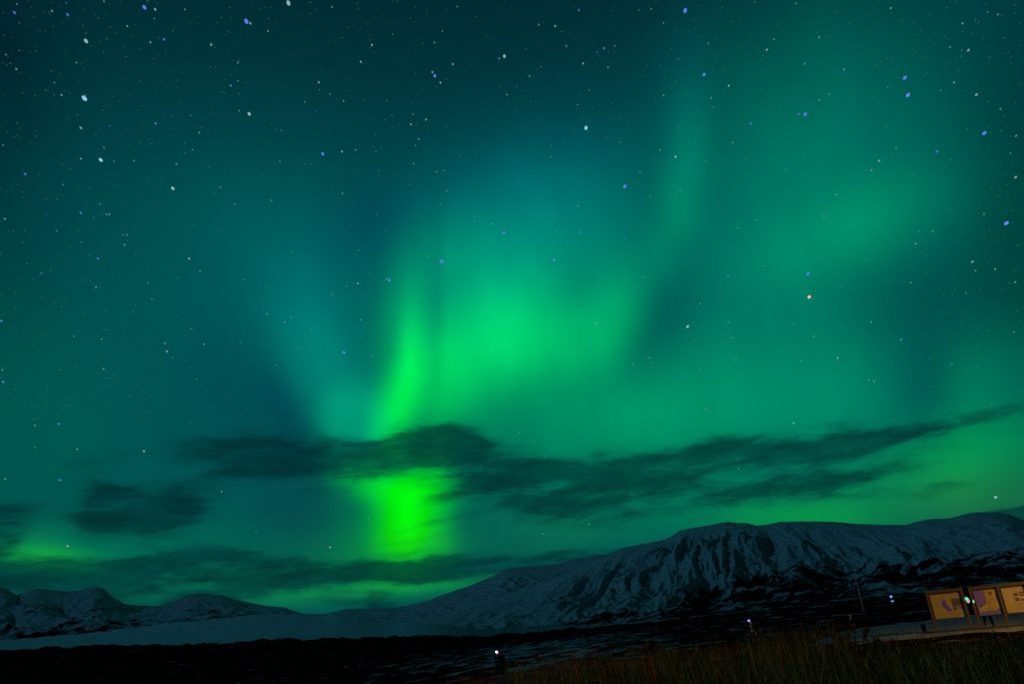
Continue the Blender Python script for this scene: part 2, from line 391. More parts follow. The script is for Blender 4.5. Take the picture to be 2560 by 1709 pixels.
# snow cover of the ground: patches on the moor, a cleared white apron round the boards, open snow beyond
bdir = sight(2350, 1572); bh = Vector((bdir.x, bdir.y)).normalized()

bare = np.full(GX.shape, .98)
centre = np.exp(-((AW - az_of(1350, 1590)) / .16) ** 2)
right_ = sstep(AW, az_of(1600, 1580), az_of(2000, 1560))
bare -= .34 * centre * sstep(RAD, 22, 45) * (1 - sstep(RAD, 180, 320)) + .10 * right_ * sstep(RAD, 60, 90) + .10
al = GX * bh.x + GY * bh.y; ac = GX * bh.y - GY * bh.x          # along and across the line of sight to the boards
apron = (1 - sstep(np.hypot((al - 59.0) / 19.0, (ac - 2.0) / 10.5) + fbm(GX / 3, GY / 3, 3) * .55, .70, 1.02))
bare -= 1.0 * apron
bare = np.where(RAD > 606, .14 + .25 * (1 - sstep(RAD, 606, 1000)) + .38 * sstep(AW, az_of(900, 1600), az_of(1200, 1600)), bare)
m_ground = snow_mat('moor_and_snow', (.74, .82, .84), (.008, .0068, .005), 0, .30, (1, .45, 1))
ground = fromarr('ground', np.stack([GX, GY, GZ], -1).reshape(-1, 3), gridfaces(len(rs), len(azs), True)[:, ::-1], m_ground, None, True, {'bare': bare, 'trodden_dim': apron})
tag(ground, kind='structure')

def ridge(name, prof, base_prof, r_base, r_top, seed, amp, gully, lab, foot=(0.0, .32), streak=(1, 1, 3), az_res=.055, rows=200, bias=0.0, footw=.95, shift=((0, 0), (1, 0)), rock=(.010, .011, .012), lean=.8, scale=.02, snow=(.84, .90, .92)):
    px = np.array([p[0] for p in prof], float)
    pa = np.array([az_of(*p) for p in prof]); pt = np.array([tan_el(*p) for p in prof])
    ba = np.array([az_of(*p) for p in base_prof]); bt = np.array([tan_el(*p) for p in base_prof])
    az = np.arange(pa[0], pa[-1], math.radians(az_res)); nc = len(az)
    top = np.interp(az, pa, pt); bot = np.interp(az, ba, bt)
    k = np.array([.06, .24, .4, .24, .06]); top = np.convolve(np.pad(top, 2, 'edge'), k, 'valid')
    v = np.concatenate([np.linspace(0, 1, rows), 1 + np.linspace(.02, .8, 40)])
    V, AZ = np.meshgrid(v, az, indexing='ij')
    r = r_base + (r_top - r_base) * V
    zt = EYE.z + r_top * top[None, :] - np.zeros_like(V); zb = EYE.z + r_base * bot[None, :] - 8
    Vc = np.clip(V, 0, 1)
    shape = Vc ** 1.25 * .75 + .25 * sstep(Vc, .35, 1)
    z = zb + (zt - zb) * shape
    x = r * np.sin(AZ); y = r * np.cos(AZ)
    rel = np.clip((zt - zb) / (r_top * .10), .12, 1)
    bell = sstep(Vc, .03, .35) * (1 - .94 * sstep(Vc, .60, .97)) * rel
    s = AZ * r_top / gully
    if not np.isscalar(lean): lean = np.interp(AZ, [az_of(a_, hz(a_)) for a_, b_ in lean], [b_ for a_, b_ in lean])
    wp = fbm(s * .5 + seed, V * 2.0 + seed, 3) * .7
    rid = fbm(s + lean * V * 3 + wp, V * 1.1 + seed * 1.7, 5, True, .55)
    rid2 = fbm(s * 3 - lean * V * 5 + wp * 2, V * 4 + seed, 4, True, .5)
    z = z + amp * bell * ((rid - .45) * 1.0 + (rid2 - .4) * .24 + fbm(x / 160, y / 160, 5) * .4)
    z = z + fbm(s * 5 + seed, V * 3, 3) * amp * .02 * (Vc > .9)
    z = np.where(V > 1, z - (V - 1) * (r_top - r_base) * .30, z)
    alt = (z - zb) / np.maximum(zt - zb, 1)
    alt = alt - np.interp(AZ, [az_of(a_, hz(a_)) for a_, b_ in shift], [b_ for a_, b_ in shift])
    fine = fbm(s * 6 + lean * V * 14 + wp * 1.2, V * 5 + seed, 4, True, .55)
    bare = bias + .17 * sstep(rid2, .40, -.05) * bell + .27 * sstep(fine, .35, -.1) * bell + footw * (1 - sstep(alt + fbm(s * 1.3, V * 5, 3) * .22, foot[0], foot[1])) + .20 * sstep(fbm(s * 2.2 + lean * V * 6, V * 2.0 + 5, 4, True), .45, .8) * sstep(Vc, .3, .6)
    bare = np.maximum(bare, .45 * sstep(V, .975, .99) * (1 - sstep(V, 1.0, 1.02)) * sstep(fbm(s * 2, V, 3), -.15, .15))
    mt = snow_mat(name + '_snow', snow, rock, 0, scale, streak, .62)
    o = fromarr(name, np.stack([x, y, z], -1).reshape(-1, 3), gridfaces(len(v), nc), mt, None, True, {'bare': bare})
    tag(o, kind='structure')
    return o
MAIN = [(780, 1566), (900, 1563), (1000, 1556), (1100, 1541), (1200, 1503), (1280, 1480), (1340, 1466), (1400, 1441), (1466, 1411), (1512, 1388), (1551, 1372), (1615, 1357), (1664, 1349),
        (1680, 1339), (1697, 1327), (1732, 1320), (1778, 1312), (1800, 1308), (1819, 1305), (1840, 1307), (1858, 1307), (1891, 1314), (1920, 1310), (1953, 1305), (2008, 1302), (2086, 1305), (2141, 1310),
        (2206, 1312), (2261, 1312), (2290, 1304), (2313, 1299), (2378, 1294), (2407, 1286), (2436, 1280), (2482, 1279), (2521, 1285), (2560, 1301), (2620, 1322), (2720, 1330), (2900, 1350), (3200, 1420), (3500, 1500)]
MBASE = [(780, 1592), (1000, 1592), (1240, 1593), (1640, 1566), (2000, 1520), (2340, 1484), (2560, 1460), (3200, 1410), (3500, 1460)]
ridge('mountain', MAIN, MBASE, 1250, 2700, 2.3, 84, 290, 'snow', bias=.06, footw=.72, lean=((700, -.9), (1400, -.9), (1700, -.5), (2000, .4), (2400, .9)), shift=((780, -.2), (1240, -.02), (1640, -.02), (2000, .10), (2400, .12), (3500, .12)), foot=(.06, .42), streak=(1, 1, 2.2), scale=.016)
FAR = [(800, 1535), (827, 1530), (866, 1521), (892, 1520), (940, 1519), (990, 1517), (1022, 1512), (1067, 1502), (1106, 1486), (1168, 1466), (1200, 1453), (1232, 1440), (1262, 1422), (1290, 1418), (1314, 1416),
       (1395, 1409), (1443, 1396), (1492, 1386), (1560, 1385), (1650, 1400), (1800, 1440)]
FBASE = [(800, 1570), (1000, 1572), (1240, 1575), (1800, 1530)]
ridge('mountain', FAR, FBASE, 2700, 4200, 8.1, 100, 300, 'snow', foot=(-.5, -.1), streak=(1, 1, 2), scale=.010, bias=-.08)
LEFT = [(-700, 1560), (-500, 1500), (-300, 1470), (-120, 1452), (0, 1466), (20, 1472), (42, 1487), (60, 1480), (81, 1474), (97, 1471), (125, 1474), (162, 1478), (208, 1474), (237, 1466), (256, 1469), (270, 1480), (282, 1492), (312, 1508),
        (351, 1513), (396, 1513), (432, 1502), (471, 1486), (494, 1482), (552, 1487), (601, 1500), (649, 1511), (685, 1515), (710, 1517), (727, 1523), (756, 1532), (800, 1545)]
LBASE = [(-700, 1650), (-300, 1625), (0, 1606), (100, 1600), (270, 1578), (430, 1568), (560, 1550), (650, 1543), (800, 1550)]
ridge('hills', LEFT, LBASE, 3050, 4600, 5.7, 95, 300, 'snow', footw=.6, foot=(-.05, .75), streak=(1, 1, 2.4), scale=.011, bias=.12)
#@@REST@@
# ------------------------------------------------------------------ stars
STAR_BIG = '616,54,X,b 721,8,X,w 361,19,L,b 388,24,M,w 626,59,M,w 215,103,L,w 410,99,M,b 528,112,M,w 211,246,X,c 577,214,M,b 623,285,L,w 389,309,M,b 252,400,L,c 202,320,M,w 63,435,M,b 432,471,L,w 169,37,M,b 36,32,M,b ' \
 '930,113,M,w 902,155,M,w 1261,141,L,w 1248,147,M,b 1132,161,M,w 1087,190,L,b 1081,181,M,w 1101,207,M,w 797,206,M,w 1065,299,M,w 1027,311,M,w 1047,348,M,b 807,385,L,b 855,379,M,w ' \
 '1713,27,X,b 1447,26,M,b 1388,66,M,w 1510,121,M,b 1458,159,M,w 1760,187,L,b 1822,215,M,w 1465,320,X,c 1877,309,M,b 1689,392,M,c 1562,466,X,b 1917,125,M,w ' \
 '2012,160,M,b 2110,174,M,b 2262,195,L,b 2270,238,L,v 1996,286,M,b 2013,286,L,b 2421,126,M,w 2441,237,M,w 2461,333,L,b 2342,379,M,b 2198,402,M,w 2539,443,M,w ' \
 '202,532,M,b 245,646,M,b 473,646,M,w 3,802,M,b 417,878,M,w 8,954,M,b 1260,582,L,b 1104,653,X,b 973,700,L,b 895,708,M,w 668,784,M,b 728,793,M,b 860,881,L,b ' \
 '1385,650,L,b 1490,808,M,w 1719,816,L,w 1820,690,M,b 1821,805,M,b 2516,558,L,v 2020,684,L,b 2431,654,M,w 2023,742,L,r 2253,848,M,b 2094,894,M,w ' \
 '147,1059,M,b 149,1199,M,b 169,1364,M,w 825,1367,M,w 1984,1057,M,w 2489,1242,M,c 360,1127,M,w 712,805,M,b'
STAR_SMALL = '130,28 386,47 462,24 376,106 15,137 191,157 154,238 214,238 595,203 595,157 477,289 598,277 498,332 8,363 260,369 202,397 285,403 335,402 441,410 158,462 481,374 318,66 136,207 551,468 41,173 42,11 260,4 ' \
 '830,18 981,86 1106,79 1086,107 799,225 825,236 859,253 967,253 762,255 1267,237 980,289 1039,364 889,375 940,379 700,404 1034,409 947,427 1111,427 1091,429 1024,462 1143,17 670,78 703,327 1033,286 1117,477 ' \
 '1597,26 1628,23 1347,62 1404,80 1537,115 1416,116 1493,131 1659,58 1520,169 1696,148 1771,109 1324,191 1353,168 1473,226 1659,239 1782,269 1549,357 1650,375 1378,365 1377,392 1832,357 1764,403 1600,431 1700,475 1887,5 1444,262 1778,245 1865,397 ' \
 '1935,99 2048,94 2219,218 2495,37 2385,207 2352,227 2501,273 2540,340 1965,424 2375,118 2406,59 2469,31 2074,236 2048,250 2216,317 2240,370 2179,426 2526,383 1991,9 2227,21 ' \
 '250,510 266,536 273,536 142,577 587,511 12,547 307,587 317,587 311,612 103,684 369,707 240,718 185,840 254,847 412,858 432,893 479,821 510,860 601,855 6,924 259,922 492,947 611,699 500,678 204,606 380,748 ' \
 '856,484 943,537 1101,509 679,501 1188,553 1185,542 1230,560 732,630 1072,642 966,697 925,686 867,715 830,736 747,869 929,888 1013,862 690,912 896,626 902,799 779,822 ' \
 '1625,492 1445,515 1475,532 1392,579 1451,581 1561,598 1608,692 1750,759 1665,878 1830,844 1840,899 1852,939 1581,911 1750,922 1739,850 1892,549 1844,569 1914,665 1460,863 1623,894 1629,905 1494,708 ' \
 '2091,487 2297,579 2332,578 2289,609 2167,650 2439,676 2488,672 2030,747 2277,706 2538,705 2415,732 1985,811 2034,840 2380,910 2002,902 2178,805 2104,717 2460,535 2060,541 2535,830 2172,949 2185,952 1987,660 ' \
 '87,1063 193,1122 87,1118 13,1197 554,1228 640,1330 922,1298 1297,1081 1361,1140 1357,1333 1472,1310 1980,1086 1846,1170 1764,1022 1695,1010'
SKY_R = 60000.0
SC = {'b': ('blue', (.08, .22, .80)), 'w': ('white', (.27, .46, .46)), 'c': ('pale cyan', (.27, .58, .85)), 'v': ('violet blue', (.17, .22, .90)), 'r': ('reddish white', (1.0, .62, .42))}
SM = {k: glow('starlight_' + v[0].replace(' ', '_'), v[1], 1.0) for k, v in SC.items()}
SM['f'] = glow('faint_starlight', (.12, .29, .32)); SM['g'] = glow('faint_blue_starlight', (.06, .19, .44))
SM['W'] = glow('dimmer_white_starlight', (.17, .33, .34)); SM['B'] = glow('dimmer_blue_starlight', (.06, .17, .56)); SM['d'] = glow('dim_starlight', (.03, .20, .22))
STAR_ME = {}
for k, m in SM.items():
    bm = bmesh.new(); bmesh.ops.create_icosphere(bm, subdivisions=2, radius=1.0)
    me = bpy.data.meshes.new('star'); bm.to_mesh(me); bm.free(); me.materials.append(m); me.shade_smooth(); STAR_ME[k] = me
SIZE = {'X': (7.4, 10.4), 'L': (5.8, 8.0), 'M': (3.7, 5.0), 'S': (2.8, 3.7), 's': (2.3, 3.0)}
def star_frame(x, y, size, stretch):
    c = sight(x, y); hub = sight(1280, 1500)
    e2 = (hub - c * c.dot(hub)).normalized(); e1 = e2.cross(c)
    w, h = size; k = SKY_R / FPX / 2 * math.sqrt(((x - 1280) ** 2 + (y - 854) ** 2) / FPX ** 2 + 1) ** .5
    far = min(1, math.hypot(x - 1280, y - 800) / 1300)
    h2 = w + (h - w) * (.15 + 1.25 * far)
    return c * SKY_R + EYE, Matrix((e1, e2, c)).transposed(), (w * k, h2 * k * stretch, w * k)
def zone(x, y):
    col = ('at the far left of the sky', 'in the sky left of the aurora', 'in the sky above the aurora', 'in the sky right of the aurora', 'at the far right of the sky')[min(4, int(x // 512))]
    row = 'along the top edge' if y < 90 else 'high up' if y < 380 else 'halfway up' if y < 720 else 'in the lower half' if y < 1040 else 'low beside the clouds'
    return col, row
items = []
for t in STAR_BIG.split(): x, y, s_, c_ = t.split(','); items.append((int(x), int(y), s_, c_))
for i, t in enumerate(STAR_SMALL.split()):
    x, y = t.split(','); items.append((int(x), int(y), 'S' if i % 3 == 0 else 's', 'g' if i % 3 == 1 else 'f'))
byk = {}
for it in items:
    x, y, s_, c_ = it
    adj = {'X': 'large bright', 'L': 'bright', 'M': 'medium'}.get(s_, 'tiny faint')
    cn = SC[c_][0] if c_ in SC else ('blue' if c_ == 'g' else 'pale')
    byk.setdefault((adj, cn) + zone(x, y), []).append(it)
for (adj, cn, zc, zr), L in byk.items():
    small = adj == 'tiny faint'
    L.sort(key=lambda q: (q[0], q[1]))
    spread_x = max(q[0] for q in L) - min(q[0] for q in L); spread_y = max(q[1] for q in L) - min(q[1] for q in L)
    if spread_y > spread_x: L.sort(key=lambda q: (q[1], q[0]))
    words = ('uppermost', 'lowest') if spread_y > spread_x else ('leftmost', 'rightmost')
    nth = ['', 'second', 'third', 'fourth', 'fifth', 'sixth', 'seventh']
    for i, (x, y, s_, c_) in enumerate(L):
        o = bpy.data.objects.new('star', STAR_ME[{'w': 'W', 'b': 'B'}.get(c_, c_) if s_ == 'M' else c_]); COL.objects.link(o)
        loc, m3, sc = star_frame(x, y, SIZE[s_], 1.0)
        o.matrix_world = Matrix.LocRotScale(loc, m3.to_quaternion(), Vector(sc))
        base = f'{adj} {cn} star {zr} {zc}'
        if len(L) == 1: lab = base
        elif small: lab = f'{adj} {cn} star {zr} {zc}'
        elif len(L) == 2: lab = f'{words[i]} {base}'
        else: lab = f'{words[0]} {base}' if i == 0 else f'{words[1]} {base}' if i == len(L) - 1 else f'{nth[i]} {words[0]} {base}'
        grp = f'tiny faint {cn} stars {zr} {zc}' if small else 'bright stars of the night sky'
        tag(o, lab, 'star', grp)
# the uncountable dust of faint stars
OCT = np.array([[1, 0, 0], [-1, 0, 0], [0, 1, 0], [0, -1, 0], [0, 0, 1], [0, 0, -1]], float)
OF = np.array([[0, 2, 4], [2, 1, 4], [1, 3, 4], [3, 0, 4], [2, 0, 5], [1, 2, 5], [3, 1, 5], [0, 3, 5]])
dv = []; df = []; dm = []
for i in range(4200):
    x, y = rng.uniform(-300, 2860), -250 + 1310 * rng.random() ** 1.25
    s_ = 1.15 + 1.1 * rng.random() ** 3
    loc, m3, sc = star_frame(x, y, (s_, s_ * 1.3), 1.0)
    dv.append((OCT * np.array(sc)) @ np.array(m3).T + np.array(loc)); df.append(OF + 6 * i); dm += [0 if rng.random() < .8 else 1] * 8
sd_o = fromarr('star_dust', np.concatenate(dv), np.concatenate(df), [SM['d'], glow('dim_blue_starlight', (.05, .17, .42))])
sd_o.data.polygons.foreach_set('material_index', np.array(dm, np.int32))
tag(sd_o, 'dust of very faint stars spread across the whole night sky', 'star field', None, 'stuff')

# ------------------------------------------------------------------ materials of the built things
M_wood = mat('weathered_timber', (.052, .036, .018), .8, var=.4, scale=6, bump=.3)
M_dark = mat('dark_timber', (.025, .02, .018), .85, var=.5, scale=14, bump=.3)
M_paper = mat('map_land', (.25, .185, .045), .6, var=.40, scale=2.6)
M_paper2 = mat('leaflet_paper', (.25, .20, .095), .6, var=.38, scale=2.2)
M_sea = mat('map_water', (.080, .058, .38), .6, var=.2, scale=3)
M_sea2 = mat('map_sea', (.105, .066, .26), .55, var=.45, scale=1.6)
M_ink = mat('printed_ink', (.035, .025, .02), .7)
M_line = mat('printed_line', (.10, .06, .02), .7)
M_pdark = mat('photo_dark', (.07, .05, .03), .6, var=.5, scale=9)
M_pmid = mat('photo_purple', (.08, .04, .06), .6, var=.4, scale=9)
M_plight = mat('photo_sky', (.19, .145, .11), .6, var=.2, scale=6)
M_back = mat('board_back', (.02, .017, .014), .8, var=.2)
M_metal = mat('grey_metal', (.45, .46, .47), .5, .4, var=.2, scale=10)
M_white = mat('white_paint', (.17, .18, .18), .5, var=.15, scale=3)
M_cloth = mat('dark_cloth', (.012, .012, .014), .95, var=.3, scale=30)
M_cloth2 = mat('brown_cloth', (.030, .018, .014), .95, var=.3, scale=30)
M_skin = mat('skin', (.30, .19, .13), .6)
M_hair = mat('dark_hair', (.02, .015, .01), .8)
M_earth = mat('trodden_earth', (.075, .055, .032), 1.0, var=.6, scale=2.2, bump=.4, spec=0)

# ------------------------------------------------------------------ information boards
d0 = sight(2340, 1572); hd = Vector((d0.x, d0.y)).normalized()
B0 = Vector((hd.x * 48, hd.y * 48, 0)); YAW = R(-27)
bvx = Vector((math.cos(YAW), math.sin(YAW), 0)); bvn = Vector((math.sin(YAW), -math.cos(YAW), 0))
def gz1(p): return float(gz(np.array([p[0]]), np.array([p[1]]))[0])
BH = 1.97
def board(t0, panels, pw, seed):
    """one free-standing board; panels = list of (width, artwork)"""
    p = B0 + bvx * t0; p.z = min(gz1(p + bvx * k) for k in (0, 1, 2)) + .04
    root = empty('information_board', p, YAW)
    w = .125; x = 0.0; xs = [0.0]
    for wd, art in panels: x += wd; xs.append(x)
    for xx in xs:
        bm = bmesh.new(); box(bm, xx - w / 2, xx + w / 2, -.07, .07, -.35, BH - .125, .008); obj('post', bm, M_wood, root)
    bm = bmesh.new(); box(bm, -w / 2 - .01, xs[-1] + w / 2 + .01, -.085, .085, BH - .122, BH, .01); obj('top_beam', bm, M_wood, root)
    for i, (wd, art) in enumerate(panels):
        xa, xb = xs[i] + w / 2 + .055, xs[i + 1] - w / 2 - .035
        za, zb = .58, BH - .215
        bm = bmesh.new(); box(bm, xs[i] + w / 2 + .001, xs[i + 1] - w / 2 - .001, .010, .05, za - .03, BH - .126, .004); obj('backing', bm, M_back, root)
        bm = bmesh.new(); box(bm, xa, xb, -.012, .008, za, zb, 0, 0)
        lay = [0]
        def face(pts, mi, lv):
            vs = [bm.verts.new((xa + u * (xb - xa), -.012 - .0012 * lv - .00002 * lay[0], za + v * (zb - za))) for u, v in pts]
            lay[0] += 1
            f = bm.faces.new(vs); f.material_index = mi
            f.normal_update()
            if f.normal.y > 0: f.normal_flip()
        def rect(u0, u1, v0, v1, mi, lv): face([(u0, v0), (u1, v0), (u1, v1), (u0, v1)], mi, lv)
        def line(u0, v0, u1, v1, t, mi, lv):
            d = Vector((u1 - u0, v1 - v0)).normalized(); n = Vector((-d.y, d.x)) * t / 2
            face([(u0 - n.x, v0 - n.y), (u1 - n.x, v1 - n.y), (u1 + n.x, v1 + n.y), (u0 + n.x, v0 + n.y)], mi, lv)
        r_ = random.Random(seed + i)
        art(face, rect, line, r_)
        bmesh.ops.triangulate(bm, faces=[f for f in bm.faces if len(f.verts) > 4])
        obj('panel', bm, [M_paper, M_paper2, M_sea, M_ink, M_line, M_pdark, M_pmid, M_plight, M_sea2], root)
    return root
def rough(pts, r_, n=3, a=.014):
    out = []
    for (x0, y0), (x1, y1) in zip(pts, pts[1:] + pts[:1]):
        for k in range(n):
            t = k / n; out.append((x0 + (x1 - x0) * t + r_.uniform(-a, a), y0 + (y1 - y0) * t + r_.uniform(-a, a)))
    return [(min(max(u, .004), .996), min(max(v, .004), .996)) for u, v in out]
def crest(face, rect, line, u, v, s=1.0):
    face([(u - .022 * s, v + .03 * s), (u - .022 * s, v - .005 * s), (u, v - .035 * s), (u + .022 * s, v - .005 * s), (u + .022 * s, v + .03 * s)], 3, 3)
    face([(u - .008 * s, v + .018 * s), (u - .008 * s, v), (u + .006 * s, v - .01 * s), (u + .008 * s, v + .018 * s)], 1, 4)
def art_lake(face, rect, line, r_):
    rect(.665, .995, .005, .995, 1, 1)
    line(.662, .01, .662, .985, .008, 3, 2)
    lake = [(.37, .74), (.47, .75), (.465, .64), (.49, .55), (.55, .46), (.60, .37), (.63, .29), (.57, .26), (.52, .29), (.46, .24), (.43, .30), (.43, .36), (.37, .42), (.345, .53), (.335, .64)]
    face(rough(lake, r_, 3, .010), 2, 2)
    for a in ((.40, .90, .34, .74), (.37, .88, .32, .76), (.43, .86, .40, .80), (.22, .66, .30, .70), (.20, .61, .14, .70), (.50, .22, .60, .10), (.55, .20, .58, .06), (.16, .30, .30, .24)):
        line(*a, .007, 4, 1)
    for k in range(16):
        u, v = r_.uniform(.05, .60), r_.uniform(.06, .95); line(u, v, u + r_.uniform(-.09, .09), v + r_.uniform(-.07, .07), .004, 4, 1)
    line(.69, .955, .84, .955, .014, 4, 2); line(.69, .90, .90, .90, .012, 4, 2); crest(face, rect, line, .945, .93)
    rect(.675, .99, .30, .83, 5, 2)
    rect(.675, .99, .765, .83, 7, 3); face([(.675, .765), (.99, .765), (.99, .79), (.85, .775), (.78, .80), (.675, .775)], 7, 4)
    face([(.72, .46), (.84, .475), (.985, .45), (.985, .42), (.80, .43), (.70, .41)], 7, 4)
    face([(.80, .43), (.84, .40), (.88, .34), (.98, .33), (.98, .305), (.76, .305), (.80, .36)], 7, 4)
    for k in range(6): line(.70, .25 - k * .032, .70 + r_.uniform(.20, .27), .25 - k * .032, .009, 4, 2)
def art_coast(face, rect, line, r_):
    rect(.003, .997, .003, .997, 8, 1)
    land = [(.10, .10), (.10, .22), (.07, .36), (.16, .30), (.24, .34), (.34, .38), (.42, .46), (.47, .56), (.44, .64), (.50, .72), (.44, .80), (.52, .88), (.46, .994), (.994, .994), (.994, .20), (.90, .24), (.82, .16), (.74, .12), (.66, .18), (.55, .16), (.44, .20), (.34, .14), (.22, .18), (.16, .12)]
    face(rough(land, r_, 3, .014), 0, 2)
    face(rough([(.62, .86), (.72, .96), (.80, .90), (.76, .78), (.66, .76)], r_, 2, .012), 4, 3)
    face(rough([(.72, .66), (.80, .64), (.79, .59), (.71, .60)], r_, 2, .006), 8, 3)
    face(rough([(.90, .78), (.994, .84), (.994, .55), (.92, .58)], r_, 2, .012), 8, 3)
    cx, cy = .66, .36
    for k in range(14):
        a0, a1 = k * .45, (k + 1) * .45
        line(cx + .13 * math.cos(a0), cy + .12 * math.sin(a0), cx + .13 * math.cos(a1), cy + .12 * math.sin(a1), .016, 4, 3)
    for k in range(22):
        u, v = r_.uniform(.18, .95), r_.uniform(.18, .5); line(u, v, u + r_.uniform(-.1, .1), v + r_.uniform(-.07, .07), .006, 4, 3)
def art_text(face, rect, line, r_):
    rect(.003, .997, .003, .997, 1, 1); rect(.01, .43, .01, .40, 0, 2)
    line(.44, .02, .44, .97, .007, 3, 3)
    line(.48, .955, .74, .955, .016, 4, 2); line(.48, .89, .78, .89, .012, 4, 2); line(.46, .835, .98, .835, .006, 3, 2); crest(face, rect, line, .90, .92, 1.4)
    rect(.48, .68, .64, .78, 5, 2); rect(.72, .97, .73, .80, 6, 2); rect(.72, .97, .63, .70, 6, 2); rect(.48, .68, .44, .58, 6, 2); rect(.73, .97, .44, .52, 6, 2)
    line(.46, .25, .98, .25, .005, 3, 2)
    for k in range(5): line(.49, .38 - k * .025, .49 + r_.uniform(.36, .46), .38 - k * .025, .008, 4, 2)
    for k in range(6): line(.49, .21 - k * .028, .49 + r_.uniform(.36, .46), .21 - k * .028, .008, 4, 2)
b1 = board(0, [(1.62, art_lake)], .125, 5)
tag(b1, 'single timber information board with a map of a purple lake', 'sign', 'information boards on the snow')
b2 = board(2.0, [(1.25, art_coast), (1.22, art_text)], .125, 9)
tag(b2, 'wide two-panel timber information board with purple coast map and text sheet', 'sign', 'information boards on the snow')

# bare trodden strip under the boards
ts = np.linspace(-.9, 9, 90); ws = np.linspace(-1, 1, 9)
T_, W_ = np.meshgrid(ts, ws, indexing='ij')
wid = .85 + .25 * perlin(T_ * .8, T_ * 0 + 3.3)
wid = wid * sstep(T_, -.9, .2)
px_ = B0.x + bvx.x * T_ + bvn.x * (W_ * wid + .25); py_ = B0.y + bvx.y * T_ + bvn.y * (W_ * wid + .25)
pz_ = gz(px_, py_) + .03 - .06 * (np.abs(W_) > .9) + .012 * perlin(T_ * 5, W_ * 3)
tag(fromarr('path', np.stack([px_, py_, pz_], -1).reshape(-1, 3), gridfaces(len(ts), len(ws)), M_earth, None, True), kind='structure')

# floodlight out of the picture on the right: it lights the boards and brushes the grass
FL = B0 + bvx * 14.0 + bvn * 5.6; FL.z = gz1(FL)
root = empty('floodlight', FL, math.atan2(-(B0.x + bvx.x * 2 - FL.x), B0.y + bvx.y * 2 - FL.y))
tag(root, 'low floodlight on a short grey post beside the boards', 'floodlight')
bm = bmesh.new(); tube(bm, [(0, 0, -.3), (0, 0, .05), (0, 0, 2.0)], [.06, .05, .045]); obj('post', bm, M_metal, root)
bm = bmesh.new(); box(bm, -.22, .22, -.14, .02, 2.0, 2.3, .02); hdm = obj('lamp_housing', bm, M_metal, root)
bm = bmesh.new(); box(bm, -.18, .18, .021, .03, 2.035, 2.265, .004); obj('lens', bm, glow('sodium_lens', (1, .52, .10), 6.0), hdm)
ld = bpy.data.lights.new('floodlight_beam', 'POINT'); lo = bpy.data.objects.new('floodlight_beam', ld); COL.objects.link(lo)
ld.energy = 8600; ld.color = (1, .50, .085); ld.shadow_soft_size = .10
lo.parent = root; lo.location = (0, .12, 2.15)

# ------------------------------------------------------------------ pole, marker post, stump
def at(x, y, dist):
    d = sight(x, y); h = Vector((d.x, d.y)).normalized() * dist; return Vector((h.x, h.y, gz1(h)))
p = at(2163, 1537, 100); root = empty('flagpole', p); root.rotation_euler = (0, R(-1.5), 0)
tag(root, 'tall thin pale flagpole standing alone left of the boards', 'flagpole')
bm = bmesh.new(); tube(bm, [(0, 0, .5), (0, 0, 2.2), (0, 0, 5.0)], [.105, .09, .05]); sh = obj('pole', bm, M_white, root, True)
bm = bmesh.new(); bmesh.ops.create_uvsphere(bm, u_segments=12, v_segments=8, radius=.075, matrix=Matrix.Translation((0, 0, 5.06))); obj('finial', bm, M_white, root, True)
bm = bmesh.new(); tube(bm, [(0, 0, -.4), (0, 0, .35), (0, 0, .55)], [.24, .22, .13], 12); obj('base', bm, M_dark, root)
p = at(2127, 1548, 95); root = empty('marker_post', p)
tag(root, 'short pale marker post left of the flagpole foot', 'post')
bm = bmesh.new(); box(bm, -.12, .12, -.06, .06, -.3, .62, .02); obj('post', bm, M_white, root)
bm = bmesh.new(); box(bm, -.10, .10, -.075, -.061, .40, .54, .01); obj('reflector', bm, M_metal, root)
p = at(2309, 1566, 50); root = empty('bollard', p); root.rotation_euler = (0, R(-4), 0)
tag(root, 'short dark timber bollard in the snow beside the lake map board', 'bollard')
bm = bmesh.new(); box(bm, -.09, .09, -.09, .09, -.3, .37, .015); obj('post', bm, M_dark, root)
bm = bmesh.new(); box(bm, -.10, .10, -.10, .10, .372, .40, .01); obj('cap', bm, M_dark, root)

